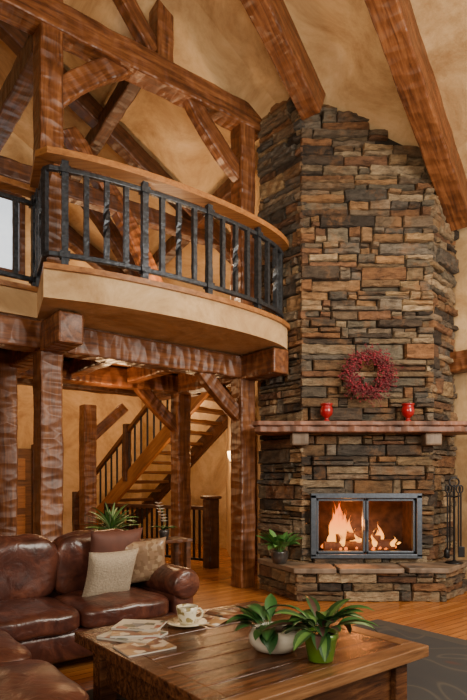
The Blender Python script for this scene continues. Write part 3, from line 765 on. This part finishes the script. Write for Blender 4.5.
# ---------------- sofa
SA=math.atan2(-.62,-.785)
SF=empty('leather_sectional_sofa',(-.88,5.5,0),SA)
def sbox(n,*a,bev=.04): o=box(n,*a,M_leather,SF,bev); o.modifiers['b'].segments=4; [setattr(p,'use_smooth',True) for p in o.data.polygons]; return o
sbox('base',.04,2.72,.04,.93,.08,.30); sbox('base_return',1.68,2.72,.9,3.0,.08,.30)
sbox('back_frame',.06,2.72,.0,.22,.1,.84,bev=.08); sbox('back_frame_return',2.56,2.76,0.1,3.0,.1,.82,bev=.07)
sbox('arm_panel',.03,.23,.02,.93,.1,.54,bev=.04)
bm=bmesh.new(); prev=None; n=20;seg=20
for k in range(n+1):
    t=k/n; y=.0+.97*t; r=.14*(1 if 0.02<t<.98 else .86)
    ring=[bm.verts.new((.125+r*math.cos(2*math.pi*a/seg),y,.53+r*.95*math.sin(2*math.pi*a/seg))) for a in range(seg)]
    if prev:
        for a in range(seg): bm.faces.new([prev[a],prev[(a+1)%seg],ring[(a+1)%seg],ring[a]])
    else: bm.faces.new(ring[::-1])
    prev=ring
bm.faces.new(prev); bmesh.ops.recalc_face_normals(bm,faces=bm.faces); bevel(mkobj('arm_roll',bm,M_leather,SF,True),.02)
for i,x in enumerate((.655,1.42)):
    cushion('seat_cushion_%d'%i,.775,.76,.20,M_leather,SF,(x,.62,.375),crease=.004,e=6)
    cushion('back_cushion_%d'%i,.80,.28,.54,M_leather,SF,(x-.03,.27,.685),(math.radians(-10),0,0),e=4.5,crease=.006,puff=.1)
cushion('back_cushion_2',.78,.28,.54,M_leather,SF,(2.15,.27,.685),(math.radians(-10),0,0),e=4,puff=.1)
cushion('seat_cushion_corner',.9,.74,.20,M_leather,SF,(2.25,.62,.37))
for i,y in enumerate((1.39,2.17)):
    cushion('return_cushion_%d'%i,.98,.79,.20,M_leather,SF,(2.13,y,.375),crease=.004,e=6)
    cushion('return_back_%d'%i,.24,.78,.48,M_leather,SF,(2.5,y,.66),e=3.2,puff=.1)
cushion('return_cushion_end',.98,.44,.20,M_leather,SF,(2.13,2.79,.375),crease=.004)
for i,(x,y) in enumerate(((.12,.1),(.12,.85),(2.6,.1),(2.6,2.9),(1.8,2.9))): lathe('foot_%d'%i,[(.03,0),(.045,.06),(.04,.09)],M_dark,SF,(x,y,0))
M_pc=simple('pillow_cream',(.37,.30,.215),.9,noise=.15,nscale=70,bump=.5); M_pb=simple('pillow_brown',(.11,.038,.024),.7,noise=.2,nscale=8)
M_pp=magmat('pillow_pattern',[(.27,.17,.10),(.20,.12,.065),(.32,.22,.13),(.24,.15,.09)],26)
pillow('throw_pillow_brown',.50,.15,M_pb,SF,(.55,.47,.745),(math.radians(-14),.0,.05))
pillow('throw_pillow_cream',.44,.16,M_pc,SF,(.68,.66,.635),(math.radians(-22),0,.0))
pillow('throw_pillow_pattern',.42,.14,M_pp,SF,(.31,.54,.69),(math.radians(-16),.08,-.35))
# ---------------- stairs
ST=empty('staircase'); d=Vector((.75,-.66,0)).normalized(); w=Vector((.66,.75,0)).normalized()
def sp(t,s,dz=0):
    q=Vector((-2.5,11.5,0))+d*t+w*s; q.z=1.0+.75*t+dz; return q
beam('stringer_l',sp(-1.25,0),sp(2.75,0),.08,.28,M_honey,ST,.01); beam('stringer_r',sp(-1.25,1.15),sp(2.75,1.15),.08,.28,M_dark,ST,.01)
for k in range(16):
    t=-1.15+k*.255; a=sp(t,.04,.08); b=sp(t,1.11,.08)
    beam('tread_%d'%k,a,b,.27,.06,M_stair,ST,.006)
beam('handrail',sp(-1.25,0,.98),sp(2.5,0,.98),.08,.08,M_stair,ST,.01)
bm=bmesh.new()
for k in range(20):
    q=sp(-1.15+k*.19,0); addbox(bm,q.x-.018,q.x+.018,q.y-.018,q.y+.018,q.z+.1,q.z+.95)
mkobj('balusters',bm,M_black,ST)
q=sp(-1.3,0); beam('newel',(q.x,q.y,0),(q.x,q.y,1.15),.14,.14,M_dark,ST)
q=sp(.5,0); beam('newel_mid',(q.x,q.y,q.z),(q.x,q.y,q.z+1.15),.14,.14,M_dark,ST)
GR=empty('stairwell_guardrail')
n0=Vector((-.36,8.95,0)); n1=Vector((-2.35,10.25,0))
beam('newel',at(n0,0),at(n0,1.1),.2,.2,M_dark,GR); beam('newel_cap',at(n0,1.1),at(n0,1.15),.26,.26,M_dark,GR)
beam('handrail',at(n0,.95),at(n1,.95),.08,.06,M_dark,GR,.01); beam('bottom_rail',at(n0,.12),at(n1,.12),.05,.04,M_black,GR,.005)
bm=bmesh.new(); bars(bm,[to2(n1),to2(n0)],.11,.12,.93,.03); mkobj('balusters',bm,M_black,GR)
SC=empty('wall_sconce',(-.0,9.3,1.8))
lathe('shade',[(.03,-.08),(.06,-.02),(.075,.08),(.07,.08),(.05,-.02),(0,-.06)],simple('sconce_glass',(.9,.7,.4),.4,emit=(1,.6,.25),es=8),SC,(-.03,0,0))
lathe('bracket',[(.012,-.12),(.03,-.1),(.012,-.08)],M_black,SC,(-.03,0,0)); box('backplate',.03,.05,-.04,.04,-.14,.02,M_black,SC)
# ---------------- lights
def light(name,typ,loc,e,col,size=1,target=None,sy=None):
    l=bpy.data.lights.new(name,typ); l.energy=e; l.color=col
    o=bpy.data.objects.new(name,l); coll.objects.link(o); o.location=loc
    if typ=='AREA':
        l.size=size
        if sy: l.shape='RECTANGLE'; l.size_y=sy
    elif typ in('POINT','SPOT'): l.shadow_soft_size=size
    if target is not None:
        o.rotation_euler=(Vector(target)-Vector(loc)).to_track_quat('-Z','Y').to_euler()
    return o
light('added_fill_rear','AREA',(-1.6,-3.0,3.6),280,(1,.86,.68),3.4,(0.6,7,1.8),2.6)  # added area light behind the camera, for assumed windows that are not modelled
light('added_fill_right','AREA',(4.4,2.0,3.4),400,(1,.90,.76),1.8,(-.8,6.5,2.6),2.6)  # added area light floating inside the room, the right wall has no window
light('added_loft_light','POINT',(-1.0,8.0,4.1),120,(1,.66,.36),.25)  # added point light with no fixture, brightens the loft
light('added_loft_light_back','POINT',(-2.8,10.6,4.2),90,(1,.64,.34),.25)  # second added loft light, no lamp modelled, brightens the far end
light('added_under_loft_light','POINT',(-1.6,7.6,2.45),30,(1,.60,.28),.15)  # added light without a lamp, warms the timbers below the loft
light('added_stair_light','POINT',(-1.2,12.4,3.4),75,(1,.66,.36),.2)  # added light above the stairs, no fixture there
light('added_hall_light','POINT',(-.6,10.0,1.9),32,(1,.62,.30),.15)  # no lamp hangs here, light added to brighten the hall
light('added_left_hall_light','POINT',(-4,8.6,2.3),50,(1,.64,.32),.2)  # added fixtureless light for the hall on the left
light('sconce_lamp','POINT',(-.16,9.2,2.0),12,(1,.6,.28),.06)
light('fire_light','POINT',(1.45,7.0,.88),20,(1,.32,.07),.1)
light('added_hearth_spot','SPOT',(1.6,4.4,5.7),260,(1,.78,.52),.15,(1.6,6.8,1.2)).data.spot_size=math.radians(80)  # added spot with no fitting, brightens chimney and hearth
light('ceiling_fill','SPOT',(.5,3.2,3.4),210,(1,.78,.52),.4,(1.2,5.6,7.0)).data.spot_size=math.radians(120)  # added spot without a fixture, brightens the sloped ceiling
w=bpy.data.worlds.new('World'); bpy.context.scene.world=w; w.use_nodes=True
bg=w.node_tree.nodes['Background']; bg.inputs['Color'].default_value=(1.0,.90,.77,1); bg.inputs['Strength'].default_value=.36
# ---------------- camera
cam=bpy.data.cameras.new('camera'); co=bpy.data.objects.new('camera',cam); coll.objects.link(co)
co.location=(0,0,1.4); co.rotation_euler=(math.pi/2,0,0); cam.sensor_fit='VERTICAL'; cam.sensor_height=36; cam.lens=28.8; cam.shift_y=.186; cam.clip_start=.05
bpy.context.scene.camera=co
